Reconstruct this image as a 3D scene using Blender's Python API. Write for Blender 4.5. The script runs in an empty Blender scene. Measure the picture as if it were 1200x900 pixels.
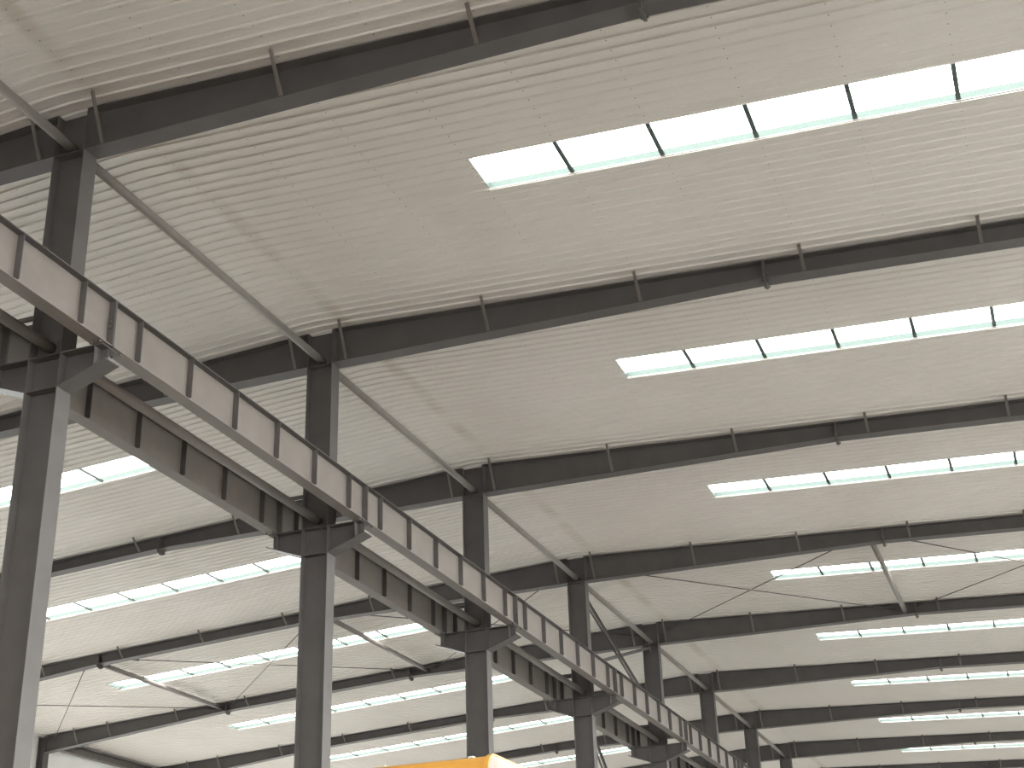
import bpy, bmesh, math, random
from mathutils import Vector, Matrix

random.seed(4)
SC = bpy.context.scene
COL = SC.collection
FLOOR = 13.9            # height of the rafter soffit at the ridge above the floor
BAY = 8.0


def Z(z):
    return z + FLOOR


# ------------------------------------------------------------------ materials
def new_mat(name):
    m = bpy.data.materials.new(name)
    m.use_nodes = True
    nt = m.node_tree
    nt.nodes.clear()
    out = nt.nodes.new('ShaderNodeOutputMaterial')
    return m, nt, out


def paint(name, c1, c2, rough=0.45, scale=3.0, spec=0.4, stretch=(1, 1, 1), metallic=0.0, bump=0.0, rough_var=0.08, stain=None):
    m, nt, out = new_mat(name)
    N, L = nt.nodes, nt.links
    b = N.new('ShaderNodeBsdfPrincipled')
    tc = N.new('ShaderNodeTexCoord')
    mp = N.new('ShaderNodeMapping')
    mp.inputs['Scale'].default_value = stretch
    geo = N.new('ShaderNodeNewGeometry')
    L.new(geo.outputs['Position'], mp.inputs['Vector'])
    nz = N.new('ShaderNodeTexNoise')
    nz.inputs['Scale'].default_value = scale
    nz.inputs['Detail'].default_value = 5
    L.new(mp.outputs[0], nz.inputs['Vector'])
    r = N.new('ShaderNodeValToRGB')
    r.color_ramp.elements[0].position = 0.3
    r.color_ramp.elements[1].position = 0.7
    r.color_ramp.elements[0].color = (*c1, 1)
    r.color_ramp.elements[1].color = (*c2, 1)
    L.new(nz.outputs['Fac'], r.inputs['Fac'])
    if not stain:
        L.new(r.outputs[0], b.inputs['Base Color'])
    else:
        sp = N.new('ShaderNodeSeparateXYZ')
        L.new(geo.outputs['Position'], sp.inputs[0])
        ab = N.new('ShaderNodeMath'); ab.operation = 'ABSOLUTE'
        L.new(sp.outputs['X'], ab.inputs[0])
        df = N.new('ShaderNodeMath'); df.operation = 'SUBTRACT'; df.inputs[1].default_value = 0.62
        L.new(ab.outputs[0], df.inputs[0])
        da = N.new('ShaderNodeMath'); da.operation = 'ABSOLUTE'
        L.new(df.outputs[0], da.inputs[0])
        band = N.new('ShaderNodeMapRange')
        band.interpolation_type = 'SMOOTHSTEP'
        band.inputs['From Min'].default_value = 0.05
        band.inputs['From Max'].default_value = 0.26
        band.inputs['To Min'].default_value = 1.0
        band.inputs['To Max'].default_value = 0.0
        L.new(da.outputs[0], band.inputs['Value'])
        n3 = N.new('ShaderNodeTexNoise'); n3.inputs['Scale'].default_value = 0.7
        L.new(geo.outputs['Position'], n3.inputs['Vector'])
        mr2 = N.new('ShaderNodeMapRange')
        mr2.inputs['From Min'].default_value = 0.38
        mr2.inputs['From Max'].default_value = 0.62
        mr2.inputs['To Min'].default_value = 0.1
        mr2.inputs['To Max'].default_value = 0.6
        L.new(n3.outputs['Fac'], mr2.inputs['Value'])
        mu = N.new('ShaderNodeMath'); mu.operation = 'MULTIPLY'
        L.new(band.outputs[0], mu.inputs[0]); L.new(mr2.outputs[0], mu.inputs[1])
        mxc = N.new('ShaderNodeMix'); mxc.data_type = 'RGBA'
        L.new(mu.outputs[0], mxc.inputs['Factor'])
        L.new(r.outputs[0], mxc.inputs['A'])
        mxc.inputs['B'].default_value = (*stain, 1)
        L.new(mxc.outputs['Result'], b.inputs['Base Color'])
    mr = N.new('ShaderNodeMapRange')
    mr.inputs['To Min'].default_value = rough - rough_var
    mr.inputs['To Max'].default_value = rough + rough_var
    L.new(nz.outputs['Fac'], mr.inputs['Value'])
    L.new(mr.outputs[0], b.inputs['Roughness'])
    b.inputs['Specular IOR Level'].default_value = spec
    b.inputs['Metallic'].default_value = metallic
    if bump:
        n2 = N.new('ShaderNodeTexNoise')
        n2.inputs['Scale'].default_value = 1.1
        n2.inputs['Detail'].default_value = 2
        L.new(mp.outputs[0], n2.inputs['Vector'])
        bp = N.new('ShaderNodeBump')
        bp.inputs['Strength'].default_value = bump
        bp.inputs['Distance'].default_value = 0.05
        L.new(n2.outputs['Fac'], bp.inputs['Height'])
        L.new(bp.outputs[0], b.inputs['Normal'])
    L.new(b.outputs[0], out.inputs[0])
    return m


def clear_sheet(name, tint, gloss=0.05):
    m, nt, out = new_mat(name)
    N, L = nt.nodes, nt.links
    t = N.new('ShaderNodeBsdfTransparent')
    t.inputs[0].default_value = (*tint, 1)
    g = N.new('ShaderNodeBsdfGlossy')
    g.inputs['Roughness'].default_value = 0.3
    mx = N.new('ShaderNodeMixShader')
    mx.inputs[0].default_value = gloss
    L.new(t.outputs[0], mx.inputs[1])
    L.new(g.outputs[0], mx.inputs[2])
    L.new(mx.outputs[0], out.inputs[0])
    return m


def daylit_panel(name, col, strength):
    m, nt, out = new_mat(name)
    N, L = nt.nodes, nt.links
    e = N.new('ShaderNodeEmission')
    e.inputs[0].default_value = (*col, 1)
    e.inputs[1].default_value = strength
    L.new(e.outputs[0], out.inputs[0])
    return m


STEEL = paint('grey_primer_steel', (0.100, 0.091, 0.0885), (0.122, 0.112, 0.109), 0.5, 2.2, spec=0.25)
STEEL_LIT = paint('grey_primer_steel_lit', (0.19, 0.167, 0.153), (0.225, 0.198, 0.182), 0.5, 2.5, spec=0.25)  # same primer lightened, side light on the girder webs put into its colour
BOLT = paint('bolt_steel', (0.09, 0.078, 0.07), (0.14, 0.12, 0.11), 0.5, 20)
ROD = paint('dark_rod_steel', (0.10, 0.09, 0.085), (0.15, 0.135, 0.125), 0.4, 6, metallic=0.3)
GALV = paint('grey_purlin', (0.07, 0.085, 0.08), (0.09, 0.105, 0.10), 0.45, 5)
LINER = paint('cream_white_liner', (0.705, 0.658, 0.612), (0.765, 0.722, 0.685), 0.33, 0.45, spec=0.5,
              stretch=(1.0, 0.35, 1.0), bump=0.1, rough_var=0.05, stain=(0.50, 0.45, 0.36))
SCREW = paint('screw_heads', (0.17, 0.15, 0.13), (0.24, 0.21, 0.18), 0.6, 10)
WALLW = paint('white_wall_sheet', (0.76, 0.75, 0.73), (0.82, 0.81, 0.79), 0.4, 0.8)
GREYW = paint('grey_wall_sheet', (0.2, 0.197, 0.192), (0.24, 0.237, 0.23), 0.5, 0.8)
PIPE = paint('light_grey_pipe', (0.23, 0.205, 0.19), (0.265, 0.238, 0.22), 0.42, 2.5, spec=0.3)
CONC = paint('light_concrete', (0.165, 0.16, 0.153), (0.20, 0.194, 0.186), 0.75, 0.6)
ROOFM = paint('roof_outer_sheet', (0.5, 0.5, 0.5), (0.56, 0.56, 0.56), 0.5, 1)
REVEAL = paint('foam_edge_green', (0.085, 0.118, 0.107), (0.097, 0.132, 0.121), 0.6, 9, stretch=(1, 1, 1))
PANEL = daylit_panel('daylit_fibreglass', (1.0, 0.985, 0.955), 11.5)
INNER = clear_sheet('clear_inner_sheet', (0.93, 0.97, 0.955), 0.04)
INNER_RIB = clear_sheet('clear_inner_rib', (0.86, 0.93, 0.905), 0.05)
YELLOW = paint('yellow_bodywork', (0.47, 0.225, 0.034), (0.51, 0.25, 0.04), 0.35, 1.5)
PALE = paint('pale_front_panel', (0.43, 0.355, 0.325), (0.46, 0.385, 0.352), 0.35, 1.5)
GLASS = paint('dark_vehicle_glass', (0.02, 0.025, 0.03), (0.03, 0.035, 0.04), 0.1, 1, spec=0.6, rough_var=0.02)
RUBBER = paint('black_tyre', (0.02, 0.02, 0.02), (0.035, 0.035, 0.035), 0.8, 8)
LAMPW = paint('pale_marker_lens', (0.5, 0.48, 0.45), (0.55, 0.53, 0.5), 0.3, 2)


# ------------------------------------------------------------------ mesh builder
class MB:
    def __init__(self):
        self.v, self.f, self.mi = [], [], []

    def poly(self, pts, mi=0):
        i = len(self.v)
        self.v += [tuple(p) for p in pts]
        self.f.append(tuple(range(i, i + len(pts))))
        self.mi.append(mi)

    def box(self, x0, x1, y0, y1, z0, z1, mi=0):
        i = len(self.v)
        self.v += [(x, y, z) for z in (z0, z1) for y in (y0, y1) for x in (x0, x1)]
        for q in ((0, 2, 3, 1), (4, 5, 7, 6), (0, 1, 5, 4), (2, 6, 7, 3), (0, 4, 6, 2), (1, 3, 7, 5)):
            self.f.append(tuple(i + k for k in q))
            self.mi.append(mi)

    def prism(self, ring, off, mi=0):
        """closed ring of points extruded by the vector off"""
        n = len(ring)
        i = len(self.v)
        off = Vector(off)
        self.v += [tuple(Vector(p)) for p in ring] + [tuple(Vector(p) + off) for p in ring]
        self.f.append(tuple(i + k for k in range(n)))
        self.f.append(tuple(i + n + k for k in reversed(range(n))))
        self.mi += [mi, mi]
        for k in range(n):
            a, b = i + k, i + (k + 1) % n
            self.f.append((a, a + n, b + n, b))
            self.mi.append(mi)

    def tube(self, a, b, r, seg=16, mi=0, cap=True):
        a, b = Vector(a), Vector(b)
        d = (b - a).normalized()
        u = d.orthogonal().normalized()
        w = d.cross(u)
        i = len(self.v)
        for p in (a, b):
            for k in range(seg):
                t = 2 * math.pi * k / seg
                self.v.append(tuple(p + u * math.cos(t) * r + w * math.sin(t) * r))
        for k in range(seg):
            k2 = (k + 1) % seg
            self.f.append((i + k, i + k2, i + seg + k2, i + seg + k))
            self.mi.append(mi)
        if cap:
            self.f.append(tuple(i + k for k in reversed(range(seg))))
            self.f.append(tuple(i + seg + k for k in range(seg)))
            self.mi += [mi, mi]

    def bar(self, a, b, w, t, up=(0, 0, 1), mi=0):
        """rectangular bar from a to b, w across, t along 'up'"""
        a, b = Vector(a), Vector(b)
        d = (b - a).normalized()
        s = d.cross(Vector(up)).normalized()
        u = s.cross(d)
        i = len(self.v)
        for p in (a, b):
            for sx, sy in ((-1, -1), (1, -1), (1, 1), (-1, 1)):
                self.v.append(tuple(p + s * sx * w / 2 + u * sy * t / 2))
        for q in ((3, 2, 1, 0), (4, 5, 6, 7), (0, 1, 5, 4), (1, 2, 6, 5), (2, 3, 7, 6), (3, 0, 4, 7)):
            self.f.append(tuple(i + k for k in q))
            self.mi.append(mi)

    def build(self, name, mats, parent=None, loc=(0, 0, 0), bevel=0.0, smooth=False):
        me = bpy.data.meshes.new(name)
        org = Vector(loc)
        me.from_pydata([tuple(Vector(p) - org) for p in self.v], [], self.f)
        if not isinstance(mats, (list, tuple)):
            mats = [mats]
        for m in mats:
            me.materials.append(m)
        for p, mi in zip(me.polygons, self.mi):
            p.material_index = mi
        bm = bmesh.new()
        bm.from_mesh(me)
        bmesh.ops.recalc_face_normals(bm, faces=bm.faces)
        bm.to_mesh(me)
        bm.free()
        o = bpy.data.objects.new(name, me)
        COL.objects.link(o)
        o.location = org
        if parent is not None:
            o.parent = parent
            o.location = org - parent.location
        if bevel:
            md = o.modifiers.new('edge', 'BEVEL')
            md.width = bevel
            md.segments = 2
            md.limit_method = 'ANGLE'
        if smooth:
            for p in me.polygons:
                p.use_smooth = len(p.vertices) == 4
        return o


def thing(name, label, cat, loc, group=None):
    o = bpy.data.objects.new(name, None)
    o.empty_display_size = 0.2
    COL.objects.link(o)
    o.location = loc
    o['label'] = label
    o['category'] = cat
    o['kind'] = 'thing'
    if group:
        o['group'] = group
    return o


def tag(o, label, cat, group=None):
    o['label'] = label
    o['category'] = cat
    o['kind'] = 'thing'
    if group:
        o['group'] = group
    return o


def struct(o, label=None):
    o['kind'] = 'structure'
    if label:
        o['label'] = label
    return o


ORD = ['nearest', 'second nearest', 'third nearest', 'fourth nearest', 'fifth nearest', 'sixth nearest',
       'seventh nearest', 'eighth nearest', 'ninth nearest']
ORDF = ['first', 'second', 'third', 'fourth', 'fifth', 'sixth', 'seventh', 'eighth', 'ninth', 'tenth']

# ------------------------------------------------------------------ the place's measures
HW, FB = 0.274, 0.158                    # half depth and half width of column section
TF, TW = 0.016, 0.010                    # flange and web thickness
ZTOP = 0.788
SLOPE = {1: 0.0485, -1: 0.058}
XE = 24.9                                # distance of outer walls from the column line
Y0, Y1 = -36.0, 76.0                     # gable walls
PURL = [0.56 + 1.5 * k for k in range(17)]
ZCT, ZCB, ZCE, XCE = -3.366, -3.891, -3.639, 0.965
SKX = (5.12, 18.50)
SKY = (3.07, 4.04)


def roof(x):
    s = SLOPE[1 if x >= 0 else -1]
    r = 0.22
    return ZTOP - s * (math.sqrt(x * x + r * r) - r * 0.6)


BOT = {1: [(0, 0.005), (8.85, -0.03), (16.45, -0.41), (24.6, -1.12)],
       -1: [(0, 0.005), (8.97, -0.075), (16.5, -0.52), (24.6, -1.31)]}


def soffit(x):
    """underside level of the rafter"""
    pr = BOT[1 if x >= 0 else -1]
    a = abs(x)
    for (x0, z0), (x1, z1) in zip(pr, pr[1:]):
        if a <= x1:
            return z0 + (z1 - z0) * (a - x0) / (x1 - x0)
    return pr[-1][1]


# ------------------------------------------------------------------ shell
def build_ceiling():
    m = MB()
    P = 0.24242
    bay0, bay1 = -2, 9
    hr, wb, wt = 0.030, 0.050, 0.020
    # profile across y
    prof = []
    for n in range(int((Y1 - Y0) / P) + 2):
        yc = Y0 + ((SKY[0] - Y0) % P) + (n - 1) * P
        prof.append((yc - wb / 2, 0.0)); prof.append((yc - wt / 2, -hr))
        prof.append((yc + wt / 2, -hr)); prof.append((yc + wb / 2, 0.0))
        for q in (P / 3, 2 * P / 3):
            prof += [(yc + q - .012, 0.0), (yc + q, -.0035), (yc + q + .012, 0.0)]
    prof = [(y, d) for y, d in prof if Y0 <= y <= Y1]
    prof = [(Y0, 0.0)] + prof + [(Y1, 0.0)]
    # stations along x
    xs = [-XE, -SKX[1], -12.45, -SKX[0], -1.6, -0.8, -0.5, -0.3, -0.15, 0, 0.15, 0.3, 0.5, 0.8, 1.6, SKX[0], 12.45, SKX[1], XE]

    def in_sky(y):
        k = math.floor(y / BAY)
        return -2 <= k <= 8 and SKY[0] - 0.005 <= y - k * BAY <= SKY[1] + 0.005

    for x0, x1 in zip(xs, xs[1:]):
        xm = (x0 + x1) / 2
        cut = SKX[0] < abs(xm) < SKX[1]
        lap = 0.006 if abs(xm) > 12.45 else 0.0
        if x1 <= 0 and x1 > -12.45:
            lap = 0.004
        za, zb = Z(roof(x0)) - lap, Z(roof(x1)) - lap
        for (ya, da), (yb, db) in zip(prof, prof[1:]):
            if cut and in_sky((ya + yb) / 2):
                continue
            m.poly([(x0, ya, za + da), (x0, yb, za + db), (x1, yb, zb + db), (x1, ya, zb + da)])
    # screw heads along every purlin line, on the nearer bays
    ys = [y for y, d in prof if d == -hr][::2]
    for sg in (1, -1):
        for px in PURL:
            x = sg * px + sg * 0.02
            if abs(x) > 17:
                continue
            zc = Z(roof(x)) - (0.006 if abs(x) > 12.45 else 0.004)
            for y in ys:
                if not (-4 < y < 17):
                    continue
                yy = y + 0.065
                if SKX[0] < abs(x) < SKX[1] and in_sky(yy):
                    continue
                r, h = 0.008, 0.008
                ring = [(x + r * math.cos(a * math.pi / 3), yy + r * math.sin(a * math.pi / 3), zc - h) for a in range(6)]
                m.prism(ring, (0, 0, h + 0.002), 1)
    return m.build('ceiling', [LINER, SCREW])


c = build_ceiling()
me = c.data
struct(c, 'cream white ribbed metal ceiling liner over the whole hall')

m = MB()                                     # outer roof sheet above the purlins
for sg in (1, -1):
    a, b = (0, XE + 0.3) if sg > 0 else (-XE - 0.3, 0)
    za, zb = Z(roof(a)) + 0.27, Z(roof(b)) + 0.27
    m.prism([(a, Y0 - .2, za), (b, Y0 - .2, zb), (b, Y0 - .2, zb + .05), (a, Y0 - .2, za + .05)], (0, Y1 - Y0 + .4, 0))
struct(m.build('roof', ROOFM))

m = MB()
m.box(-XE - .3, XE + .3, Y0 - .3, Y1 + .3, -0.2, 0)
struct(m.build('floor', CONC))


def ribbed_wall(name, x0, y0, x1, y1, zt0, zt1, th, side):
    """vertically ribbed sheet wall between two plan points, thickness th outward"""
    m = MB()
    a, b = Vector((x0, y0, 0)), Vector((x1, y1, 0))
    L = (b - a).length
    d = (b - a) / L
    nrm = Vector((d.y, -d.x, 0)) * side
    n = int(L / 0.3)
    prof = []
    for k in range(n):
        s = k * L / n
        prof += [(s, 0), (s + .22 * L / n / .3, 0), (s + .24 * L / n / .3, .03), (s + .28 * L / n / .3, .03)]
    prof.append((L, 0))
    for (s0, d0), (s1, d1) in zip(prof, prof[1:]):
        p, q = a + d * s0 + nrm * d0, a + d * s1 + nrm * d1
        z0 = zt0 + (zt1 - zt0) * s0 / L
        z1 = zt0 + (zt1 - zt0) * s1 / L
        m.poly([p, q, q + Vector((0, 0, z1)), p + Vector((0, 0, z0))])
    q0, q1 = a - nrm * th, b - nrm * th
    m.poly([q0, q0 + Vector((0, 0, zt0)), q1 + Vector((0, 0, zt1)), q1])
    m.poly([a, a + Vector((0, 0, zt0)), q0 + Vector((0, 0, zt0)), q0])
    m.poly([b, q1, q1 + Vector((0, 0, zt1)), b + Vector((0, 0, zt1))])
    o = m.build(name, WALLW)
    return struct(o)




def open_wall(name, axis, c, lo, hi, top, holes, th, mat=None):
    """sheet wall with rectangular openings; axis 'x' runs along y at x=c, axis 'y' runs along x at y=c"""
    m = MB()
    cuts = sorted({lo, hi, 0.0} | {h[0] for h in holes} | {h[1] for h in holes})
    cuts = [q for q in cuts if lo <= q <= hi]

    def slab(a, b, z0, za, zb):
        if axis == 'x':
            m.prism([(c, a, z0), (c, b, z0), (c, b, zb), (c, a, za)], (th, 0, 0))
        else:
            m.prism([(a, c, z0), (b, c, z0), (b, c, zb), (a, c, za)], (0, th, 0))
    for a, b in zip(cuts, cuts[1:]):
        h = [q for q in holes if q[0] <= a and b <= q[1]]
        if not h:
            slab(a, b, 0, top(a), top(b))
            continue
        _, _, z0, z1 = h[0]
        if z0 > 0:
            slab(a, b, 0, z0, z0)
        slab(a, b, z1, top(a), top(b))
    return struct(m.build(name, mat or WALLW))


WIN = [(BAY * n + .4, BAY * n + 7.6, 3.6, 12.3) for n in range(-3, 9)]  # unseen openings, added and sized for side light on the steel
open_wall('wall_right', 'x', XE, Y0, Y1, lambda y: Z(roof(XE)), WIN, .12)
WINL = [(BAY * n + .4, BAY * n + 7.6, 0.8, 11.9) for n in range(0, 9)]  # unseen openings, added to brighten the left part of the ceiling
open_wall('wall_left', 'x', -XE, Y0, Y1, lambda y: Z(roof(-XE)), WINL, -.12)
for i, (a, b, z0, z1, sg) in enumerate([w + (1,) for w in WIN] + [w + (-1,) for w in WINL]):
    xa = sg * (XE + .06)
    m = MB()
    for q in range(5):
        yq = a + (b - a) * q / 4
        m.box(xa - .03, xa + .03, yq - .03, yq + .03, z0, z1)
    for zq in (z0, (z0 + z1) / 2, z1):
        m.box(xa - .025, xa + .025, a, b, zq - .03, zq + .03)
    fr = struct(m.build('unseen_window_%d' % (i + 1), ROD))
    m = MB(); m.poly([(xa, a, z0), (xa, b, z0), (xa, b, z1), (xa, a, z1)])
    m.build('glass', INNER, fr)
open_wall('wall_front', 'y', Y0, -XE, XE, lambda x: Z(roof(x)), [(5.0, 23.5, 0, 10.8)], -.12, GREYW)  # unseen doorway added to light ribs and webs from behind the camera
m = MB(); m.box(-160, 200, -170, 240, -.30, -.21)
struct(m.build('ground', CONC))
for nm, yy, sd in (('wall_back', Y1, 1),):
    m = MB()
    for sg in (1, -1):
        a, b = (0, XE) if sg > 0 else (-XE, 0)
        m.prism([(a, yy, 0), (b, yy, 0), (b, yy, Z(roof(b))), (a, yy, Z(roof(a)))], (0, .12 * sd, 0))
    struct(m.build(nm, WALLW))


# ------------------------------------------------------------------ columns
def i_column(n):
    y = BAY * n
    t = thing('steel_column', COLUMN_LABEL[n], 'column', (0, y, 0), 'steel columns along the runway beams')
    top = Z(roof(HW)) - 0.03
    m = MB(); m.box(-HW + TF, HW - TF, y - TW / 2, y + TW / 2, .03, top); m.build('web', STEEL, t)
    for s in (1, -1):
        m = MB(); a, b = sorted((s * HW, s * (HW - TF))); m.box(a, b, y - FB, y + FB, .03, top)
        m.build('flange', STEEL, t, bevel=.002)
    m = MB(); m.box(-.42, .42, y - .28, y + .28, 0, .03); m.build('base_plate', STEEL, t)
    for z in (ZCT - .012, ZCB, 0.0):
        for s in (1, -1):
            m = MB(); a, b = sorted((y + s * TW / 2, y + s * (FB - .006)))
            m.box(-HW + TF, HW - TF, a, b, Z(z), Z(z) + .012); m.build('stiffener_plate', STEEL, t)
    for s in (1, -1):                                    # crane brackets
        w = MB()
        pr = [(HW, ZCT - TF), (XCE - .012, ZCT - TF), (XCE - .012, ZCE + TF), (HW, ZCB + TF)]
        w.prism([(s * a, y - TW / 2, Z(b)) for a, b in pr], (0, TW, 0))
        co = w.build('corbel', STEEL, t)
        co['label'] = 'tapered crane bracket on the column side'

        def sub(nm, mb, mat=STEEL):
            o = mb.build(nm, mat, None)
            o.parent = co
            o.location = Vector(o.location) - co.location - t.location
            return o
        f = MB(); f.prism([(s * HW, y - FB, Z(ZCT)), (s * XCE, y - FB, Z(ZCT)), (s * XCE, y - FB, Z(ZCT - TF)), (s * HW, y - FB, Z(ZCT - TF))], (0, 2 * FB, 0)); sub('top_flange', f)
        f = MB(); f.prism([(s * HW, y - FB, Z(ZCB)), (s * 1.03, y - FB, Z(-3.615)), (s * 1.03, y - FB, Z(-3.615 + TF)), (s * HW, y - FB, Z(ZCB + TF))], (0, 2 * FB, 0)); sub('bottom_flange', f)
        xb = .825
        zb = ZCB + (ZCE - ZCB) * (xb - HW) / (XCE - HW) + TF
        for q in (1, -1):
            f = MB(); a, b = sorted((y + q * TW / 2, y + q * (FB - .01)))
            c0, c1 = sorted((s * (xb - .006), s * (xb + .006)))
            f.box(c0, c1, a, b, Z(zb), Z(ZCT - TF)); sub('stiffener', f)
        for q in (-.11, .11):                            # short ties from the column to the girder top flange
            f = MB(); f.bar((s * HW, y + q, Z(-2.70)), (s * .80, y + q, Z(-2.70)), .05, .06)
            f.build('tie_bar', STEEL, t)
    return t


COLUMN_LABEL = [
    'thick grey steel column nearest the camera, leaning at the left edge',
    'grey steel column second nearest, between the first and third crane brackets',
    'grey steel column third nearest, rising behind the yellow vehicle',
    'grey steel column fourth nearest, with crossed brace angles on its far side',
    'grey steel column fifth nearest, where the crossed brace angles end',
    'small grey steel column sixth nearest, just beyond the braced bay',
    'small far grey steel column seventh nearest, low in the picture',
    'smallest far grey steel column at the bottom edge, last of the row',
]
for n in range(8):
    i_column(n)


# ------------------------------------------------------------------ rafters
def rafter(n, sg):
    y = BAY * n
    side = 'right' if sg > 0 else 'left'
    if n < 8:
        lab = 'grey tapered roof rafter running %s from the %s steel column' % (side, ORD[n])
    else:
        lab = 'farthest grey roof rafter, cut by the bottom right corner'
    t = thing('roof_rafter', lab, 'rafter', (sg * HW, y, Z(0)), 'roof rafters')
    xs = [HW + .013] + [a for a, _ in BOT[sg][1:3]] + [XE - .32]
    lowz = lambda x: soffit(sg * x)
    w = MB()
    ring = [(sg * x, y - TW / 2, Z(lowz(x)) + TF) for x in xs]
    ring += [(sg * x, y - TW / 2, Z(roof(sg * x)) - .028 - TF) for x in reversed(xs)]
    w.prism(ring, (0, TW, 0)); w.build('web', STEEL, t)
    w = MB()
    for a, b in zip(xs, xs[1:]):
        w.prism([(sg * a, y - FB, Z(lowz(a))), (sg * b, y - FB, Z(lowz(b))), (sg * b, y - FB, Z(lowz(b)) + TF), (sg * a, y - FB, Z(lowz(a)) + TF)], (0, 2 * FB, 0))
    w.build('bottom_flange', STEEL, t)
    w = MB()
    a, b = xs[0], xs[-1]
    w.prism([(sg * a, y - FB, Z(roof(sg * a)) - .028 - TF), (sg * b, y - FB, Z(roof(sg * b)) - .028 - TF), (sg * b, y - FB, Z(roof(sg * b)) - .028), (sg * a, y - FB, Z(roof(sg * a)) - .028)], (0, 2 * FB, 0))
    w.build('top_flange', STEEL, t)
    for xsp in xs[1:3]:                                  # bolted splices with plates hanging below the soffit
        for q in (-1, 1):
            w = MB()
            a, b = sorted((sg * (xsp + q * .001), sg * (xsp + q * .021)))
            z0 = Z(lowz(xsp)) - .13
            w.prism([(a, y - FB, z0 + .05), (a, y - .05, z0), (a, y + .05, z0), (a, y + FB, z0 + .05), (a, y + FB, Z(roof(sg * xsp)) - .046), (a, y - FB, Z(roof(sg * xsp)) - .046)], (b - a, 0, 0))
            w.build('splice_plate', STEEL, t)
        for yy in (-.1, .1):
            for zz in (-.06, .1):
                w = MB()
                w.tube((sg * xsp - .055, y + yy, Z(lowz(xsp)) + zz), (sg * xsp + .055, y + yy, Z(lowz(xsp)) + zz), .016, 6)
                w.build('bolt', BOLT, t)
    # fly braces up to every second purlin
    for k in list(range(0, 17, 2)) + ([15] if sg < 0 else []):
        xb = PURL[k]
        if xb > 24.3:
            continue
        if sg > 0 and xb > 20:
            continue
        w = MB()
        p = (sg * xb, y - FB + .05, Z(lowz(xb)) + TF + .01)
        q = (sg * xb, y - .47, Z(roof(sg * xb)) - .012)
        w.bar(p, q, .062, .008, (0, 1, .6))
        s = .027
        w.bar((p[0] + s, p[1] - .02, p[2] + .015), (q[0] + s, q[1] - .025, q[2] - .015), .008, .055, (0, 1, .6))
        w.build('fly_brace', STEEL_LIT, t)
    return t


for n in range(0, 9):
    rafter(n, 1)
for n in range(0, 8):
    rafter(n, -1)


# ------------------------------------------------------------------ crane runway girders
def girder(n, sg):
    y0, y1 = BAY * n + .004, BAY * (n + 1) - .004
    xw, hwf = sg * .903, .115
    zb, zt = Z(ZCT), Z(-2.645)
    if n < 0:
        where = 'ending at the nearest column'
    else:
        where = 'from the %s column to the next' % ORD[n]
    sidew = 'light faced' if sg > 0 else 'dark shaded'
    wh = 'on the right brackets' if sg > 0 else 'on the left brackets'
    t = thing('runway_girder', '%s crane girder %s, %s' % (sidew, wh, where), 'girder', (xw, y0, zb), 'crane runway girders')
    m = MB(); m.box(xw - .005, xw + .005, y0, y1, zb + .014, zt - .014); m.build('web', STEEL_LIT, t)
    m = MB(); m.box(xw - hwf, xw + hwf, y0, y1, zb, zb + .014); m.build('bottom_flange', STEEL_LIT, t)
    m = MB(); m.box(xw - hwf, xw + hwf, y0, y1, zt - .014, zt); m.build('top_flange', STEEL, t)
    for k in range(6):
        ys = BAY * n + .665 + 1.334 * k
        for s in (1, -1):
            m = MB(); a, b = sorted((xw + s * .005, xw + s * .105))
            m.box(a, b, ys - .006, ys + .006, zb + .055, zt - .014); m.build('stiffener', STEEL, t)
    for ye in (y0, y1):
        m = MB(); a, b = sorted((ye, ye + (.014 if ye == y0 else -.014)))
        m.box(xw - hwf, xw + hwf, a, b, zb - .0, zt); m.build('end_plate', STEEL, t)
    for zz in (.30, .38):
        m = MB(); xx = .06 * sg
        m.tube((xw + xx, y1 - .055, zb + zz), (xw + xx, y1 + .055, zb + zz), .018, 6)
        m.build('bolt', BOLT, t)
    for ye in (y0 + .24, y1 - .24):
        for xx in (-.075, .075):
            m = MB()
            m.tube((xw + xx, ye, zb - .03), (xw + xx, ye, zb + .03), .018, 6)
            m.build('bolt', BOLT, t)
    return t


for n in range(-1, 7):
    girder(n, 1)
for n in range(-1, 7):
    girder(n, -1)

# ------------------------------------------------------------------ round pipes between columns
for n in range(-1, 7):
    if n < 0:
        e, w1 = 'reaching the nearest column from the top left', 'reaching the nearest column'
    else:
        e = w1 = 'from the %s column to the next' % ORD[n]
    y0, y1 = BAY * n + TW / 2 + .002, BAY * (n + 1) - TW / 2 - .002
    for nm, zc, r, lab in (('ridge_strut_pipe', .13, .074, 'round grey strut pipe just under the roof, ' + e),
                           ('tie_pipe', -3.20, .080, 'round grey tie pipe between the runway girders, ' + w1)):
        t = thing(nm, lab, 'pipe', (0, y0, Z(zc)), nm.replace('_', ' ') + 's between the columns')
        m = MB(); m.tube((0, y0 + .012, Z(zc)), (0, y1 - .012, Z(zc)), r, 24); m.build('pipe', PIPE, t, smooth=True)
        for ya in (y0, y1 - .012):
            m = MB(); m.box(-.1, .1, ya, ya + .012, Z(zc) - .1, Z(zc) + .1); m.build('end_plate', STEEL, t)

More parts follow.
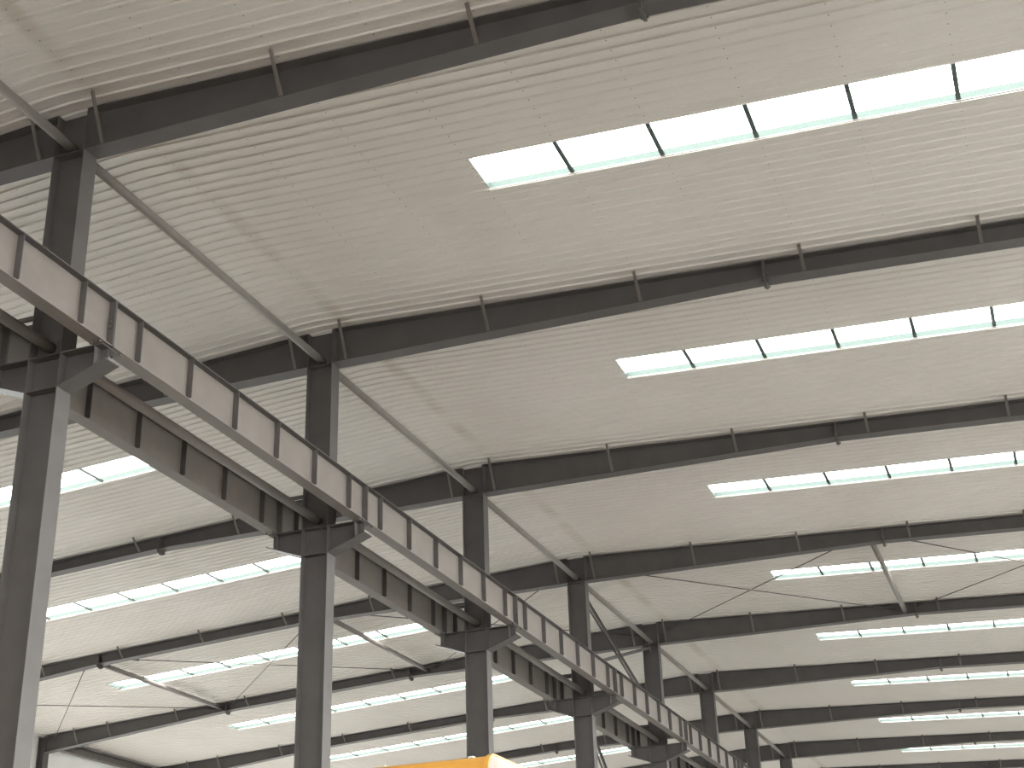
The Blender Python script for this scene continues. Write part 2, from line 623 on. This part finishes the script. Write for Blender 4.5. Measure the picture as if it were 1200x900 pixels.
# ------------------------------------------------------------------ bracing of the fourth bay
YB0, YB1 = 24.0, 32.0
for x, zc, lab in ((8.5, .12, 'round grey strut pipe between two rafters on the right roof slope'),
                   (-8.3, .09, 'round brown grey strut pipe between rafters, just right of the second column'),
                   (-16.75, -.38, 'round brown grey strut pipe between rafters near the left end of a skylight')):
    t = thing('roof_strut_pipe', lab, 'pipe', (x, YB0, Z(zc)), 'strut pipes in the braced roof bay')
    m = MB(); m.tube((x, YB0 + .02, Z(zc)), (x, YB1 - .02, Z(zc)), .078, 20); m.build('pipe', PIPE, t, smooth=True)
    for ya in (YB0 + .006, YB1 - .018):
        m = MB(); m.box(x - .09, x + .09, ya, ya + .012, Z(zc) - .09, Z(zc) + .09); m.build('end_plate', STEEL, t)


def rod(xa, xb, lab):
    za = (soffit(xa) + roof(xa)) / 2 + .02
    zb = (soffit(xb) + roof(xb)) / 2 + .02
    a, b = Vector((xa, YB0 + .01, Z(za))), Vector((xb, YB1 - .01, Z(zb)))
    t = thing('brace_rod', lab, 'rod', tuple(a), 'thin brace rods crossing under the roof')
    m = MB(); m.tube(a, b, .016, 8); m.build('rod', ROD, t, smooth=True)
    d = (b - a).normalized()
    m = MB(); p = a + d * .9; m.tube(p, p + d * .26, .03, 8); m.build('turnbuckle', ROD, t, smooth=True)


rod(.45, 8.2, 'thin brace rod from the fourth column to the far end of the right strut pipe')
rod(8.2, .45, 'thin brace rod from the fifth column to the near end of the right strut pipe')
rod(8.8, 16.2, 'thin brace rod right of the right strut pipe, starting at its near end')
rod(16.2, 8.8, 'thin brace rod right of the right strut pipe, starting at its far end')
rod(-.45, -8.0, 'thin brace rod from the fourth column to the strut pipe beside the second column')
rod(-8.0, -.45, 'thin brace rod from the fifth column to the strut pipe beside the second column')
rod(-8.6, -16.4, 'thin steep brace rod crossing in front of the skylight between the two left strut pipes')
rod(-16.4, -8.6, 'thin flat brace rod between the two left strut pipes, starting at the leftmost pipe')
rod(-17.0, -24.3, 'thin steep brace rod left of the leftmost strut pipe, beside the nearest column')
rod(-24.3, -17.0, 'thin flat brace rod left of the leftmost strut pipe, meeting the lower rafter')


def angle_pair(y0, z0, y1, z1, lab):
    t = thing('brace_angle', lab, 'brace', (0, y0, Z(z0)), 'crossed brace angles between columns')
    for s in (1, -1):
        m = MB()
        off = Vector((s * .035, 0, 0))
        a, b = Vector((0, y0, Z(z0))) + off, Vector((0, y1, Z(z1))) + off
        m.bar(a, b, .008, .09, (0, 0, 1))
        d = (b - a).normalized()
        up = Vector((1, 0, 0)).cross(d) * (1 if True else -1)
        m.bar(a + off * .8 + up * .04, b + off * .8 + up * .04, .055, .008, (0, 0, 1))
        m.build('angle', STEEL, t)
    for ya, za in ((y0, z0), (y1, z1)):
        m = MB()
        m.box(-.006, .006, ya - .12, ya + .12, Z(za) - .14, Z(za) + .14)
        m.build('gusset', STEEL, t)


angle_pair(24.22, -.22, 31.78, -2.4, 'double brace angle running down from the fourth column above the runway girders')
angle_pair(24.22, -2.4, 31.78, -.12, 'double brace angle running up to the fifth column top above the runway girders')
angle_pair(24.22, -4.05, 31.78, -9.6, 'double brace angle running down from the fourth column under its crane bracket')


# ------------------------------------------------------------------ skylights and purlins
def skylight(k, sg):
    y0, y1 = BAY * k + SKY[0], BAY * k + SKY[1]
    D = 0.125
    sd = 'right' if sg > 0 else 'left'
    edges = [SKX[0]] + [p for p in PURL if SKX[0] + .3 < p < SKX[1] - .3] + [SKX[1]]
    if k >= 0:
        nm = ORD[k + 0]
        lab = 'long strip skylight %s of the columns, between the %s and next roof rafters' % (sd, nm)
    else:
        lab = 'long strip skylight %s of the columns, %s roof bay before the nearest rafter' % (sd, 'first' if k == -1 else 'second')
    t = thing('skylight', lab, 'skylight', (sg * SKX[0], y0, Z(roof(sg * SKX[0]))), 'strip skylights in the roof bays')
    for a, b in zip(edges, edges[1:]):
        m = MB()
        za, zb = Z(roof(sg * a)) + D, Z(roof(sg * b)) + D
        m.prism([(sg * a, y0, za), (sg * b, y0, zb), (sg * b, y0, zb + .004), (sg * a, y0, za + .004)], (0, y1 - y0, 0))
        m.build('panel', PANEL, t)
    a, b = SKX
    za, zb = Z(roof(sg * a)), Z(roof(sg * b))
    m = MB()
    for yy, dy in ((y0, -.012), (y1, .012)):
        m.prism([(sg * a, yy, za), (sg * b, yy, zb), (sg * b, yy, zb + D + .02), (sg * a, yy, za + D + .02)], (0, dy, 0))
    for xx, zz, dx in ((a, za, -.012), (b, zb, .012)):
        m.prism([(sg * xx, y0, zz), (sg * xx, y1, zz), (sg * xx, y1, zz + D + .02), (sg * xx, y0, zz + D + .02)], (sg * dx, 0, 0))
    m.build('reveal', REVEAL, t)
    # clear corrugated inner sheet, flush with the liner
    m = MB()
    P = .24242
    pr = [(y0 + .003, 0, 0)]
    for q in range(1, 4):
        yc = y0 + q * P
        pr += [(yc - .008, 0, 0), (yc + .008, 0, 1)]
    pr.append((y1 - .003, 0, 0))
    for (ya, da, _), (yb, db, mi) in zip(pr, pr[1:]):
        m.poly([(sg * a, ya, za + da), (sg * a, yb, za + db), (sg * b, yb, zb + db), (sg * b, ya, zb + da)], mi)
    m.build('inner_sheet', [INNER, INNER_RIB], t)
    m = MB()
    m.prism([(sg * a, y1 - .006, za - .008), (sg * b, y1 - .006, zb - .008), (sg * b, y1 - .006, zb), (sg * a, y1 - .006, za)], (0, .012, 0))
    m.build('edge_trim', WALLW, t)


for k in range(-2, 9):
    for sg in (1, -1):
        skylight(k, sg)

for sg in (1, -1):
    vis = [p for p in PURL if SKX[0] + .3 < p < SKX[1] - .3]
    for i, px in enumerate(vis):
        x = sg * px
        z0 = Z(roof(x)) + .004
        m = MB()                                         # lipped section
        w, h = .07, .034
        m.prism([(x - w / 2, Y0 + .1, z0), (x + w / 2, Y0 + .1, z0), (x + w / 2, Y0 + .1, z0 + .01), (x - w / 2 + .012, Y0 + .1, z0 + .01),
                 (x - w / 2 + .012, Y0 + .1, z0 + h - .01), (x + w / 2, Y0 + .1, z0 + h - .01), (x + w / 2, Y0 + .1, z0 + h), (x - w / 2, Y0 + .1, z0 + h)], (0, Y1 - Y0 - .2, 0))
        o = m.build('roof_purlin', GALV, None, loc=(x, 0, z0))
        tag(o, 'thin dark purlin bar crossing the %s skylights, %s joint out from their column-side end' % ('right' if sg > 0 else 'left', ORDF[i]), 'purlin', 'purlins seen through the skylights')

# ------------------------------------------------------------------ left eave: outer column, eave girders
for n in (4, 5):
    y = BAY * n
    lab = ('dark grey outer steel column at the left wall, carrying the lower braced rafter' if n == 4 else
           'dark grey outer steel column at the left wall, next one beyond the braced bay')
    t = thing('eave_column', lab, 'column', (-24.62, y, 0), 'outer columns along the left wall')
    zt = Z(-.66)
    xl, xr = -24.87, -24.56
    m = MB(); m.box(xl + TF, xr - TF, y - TW / 2, y + TW / 2, 0, zt - .04); m.build('web', STEEL, t)
    for x in (xl, xr - TF):
        m = MB(); m.box(x, x + TF, y - FB, y + FB, 0, zt - .03); m.build('flange', STEEL, t)
for n in (4, 5):
    y0, y1 = BAY * n + FB + .02, BAY * (n + 1) - FB - .02
    x = -24.70
    t = thing('eave_girder', 'dark beam along the left wall top, %s' % ('from the lower braced rafter on' if n == 4 else 'beyond the outer column at the bottom edge'), 'girder', (x, y0, Z(-1.05)), 'beams along the left wall top')
    m = MB(); m.box(x - .005, x + .005, y0, y1, Z(-1.03), Z(-.76)); m.build('web', ROD, t)
    m = MB(); m.box(x - .11, x + .11, y0, y1, Z(-1.045), Z(-1.03)); m.build('bottom_flange', STEEL_LIT, t)
    m = MB(); m.box(x - .11, x + .11, y0, y1, Z(-.76), Z(-.745)); m.build('top_flange', STEEL, t)

# ------------------------------------------------------------------ yellow vehicle
VX1, VY0, VH = 8.36, -4.93, 3.52
VL, VW = 8.0, 2.45
t = thing('van', 'yellow high roofed vehicle with pale front, only its rounded roof edge showing at the bottom', 'vehicle', (VX1 - VL / 2, VY0 + VW / 2, 0))


def rounded_section(x, inset=0.0, drop=0.0):
    y0, y1, zt, zb = VY0 + inset, VY0 + VW - inset, VH - drop, .55
    r = .16
    pts = [(x, y0, zb), (x, y0, zt - r)]
    for k in range(1, 8):
        a = math.pi / 2 * k / 8
        pts.append((x, y0 + r - r * math.cos(a), zt - r + r * math.sin(a)))
    pts += [(x, y0 + r, zt), (x, y1 - r, zt)]
    for k in range(1, 8):
        a = math.pi / 2 * k / 8
        pts.append((x, y1 - r + r * math.sin(a), zt - r + r * math.cos(a)))
    pts += [(x, y1, zt - r), (x, y1, zb)]
    return pts


m = MB(); m.prism(rounded_section(VX1 - VL), (VL, 0, 0)); m.build('body', YELLOW, t)
m = MB(); m.prism(rounded_section(VX1 - .03, -.012, -.012), (.035, 0, 0)); m.build('roof_rim', YELLOW, t)
m = MB(); m.bar((VX1 - VL, VY0 - .008, VH - .13), (VX1 - .03, VY0 - .008, VH - .13), .022, .022); m.build('roof_gutter', YELLOW, t)
front = MB()
secs = [rounded_section(VX1 + .005), rounded_section(VX1 + .06, .01, .025), rounded_section(VX1 + .30, .05, .25), rounded_section(VX1 + .38, .08, .5)]
base = 0
for s in secs:
    front.v += [tuple(p) for p in s]
k = len(secs[0])
for i in range(len(secs) - 1):
    for j in range(k):
        j2 = (j + 1) % k
        front.f.append((i * k + j, i * k + j2, (i + 1) * k + j2, (i + 1) * k + j)); front.mi.append(0)
front.f.append(tuple(range(k))); front.f.append(tuple((len(secs) - 1) * k + j for j in range(k))); front.mi += [0, 0]
front.build('front_panel', PALE, t)
m = MB(); m.box(VX1 + .37, VX1 + .40, VY0 + .35, VY0 + VW - .35, 1.5, 2.7); m.build('windscreen', GLASS, t)
for i in range(4):
    m = MB(); x = VX1 - 1.5 - i * 1.75; m.box(x - .65, x + .65, VY0 - .012, VY0 + .01, 1.7, 2.6); m.build('side_window', GLASS, t)
for x in (VX1 - 1.2, VX1 - VL + 1.6):
    for y in (VY0 + .18, VY0 + VW - .18):
        m = MB(); m.tube((x, y - .14, .5), (x, y + .14, .5), .5, 28); m.build('wheel', RUBBER, t, smooth=True)
for x in (VX1 - .17, VX1 - .88):
    m = MB(); m.box(x - .025, x + .025, VY0 + .10, VY0 + .15, VH - .012, VH + .006); m.build('marker_lamp', LAMPW, t, bevel=.01)

# ------------------------------------------------------------------ camera
f = 1676.387
yaw, pitch, roll = -0.347688, 0.435139, -0.033197
fw = Vector((math.sin(yaw) * math.cos(pitch), math.cos(yaw) * math.cos(pitch), math.sin(pitch)))
rt = Vector((math.cos(yaw), -math.sin(yaw), 0))
up = rt.cross(fw)
r2 = rt * math.cos(roll) + up * math.sin(roll)
u2 = -rt * math.sin(roll) + up * math.cos(roll)
cam = bpy.data.cameras.new('camera')
co = bpy.data.objects.new('camera', cam)
COL.objects.link(co)
mt = Matrix((r2, u2, -fw)).transposed().to_4x4()
mt.translation = Vector((12.188, -14.702, Z(-12.331)))
co.matrix_world = mt
cam.sensor_fit = 'HORIZONTAL'
cam.sensor_width = 36
cam.lens = 36 * f / 1200
cam.clip_end = 300
SC.camera = co

# ------------------------------------------------------------------ daylight outside
w = bpy.data.worlds.new('world')
SC.world = w
w.use_nodes = True
nt = w.node_tree
nt.nodes.clear()
ow = nt.nodes.new('ShaderNodeOutputWorld')
bg = nt.nodes.new('ShaderNodeBackground')
bg.inputs[0].default_value = (1.0, 0.985, 0.965, 1)
bg.inputs[1].default_value = 13.0
nt.links.new(bg.outputs[0], ow.inputs[0])

vs = SC.view_settings
vs.view_transform = 'Standard'
vs.look = 'None'
vs.exposure = 0.04
vs.gamma = 1.0
vs.use_curve_mapping = False
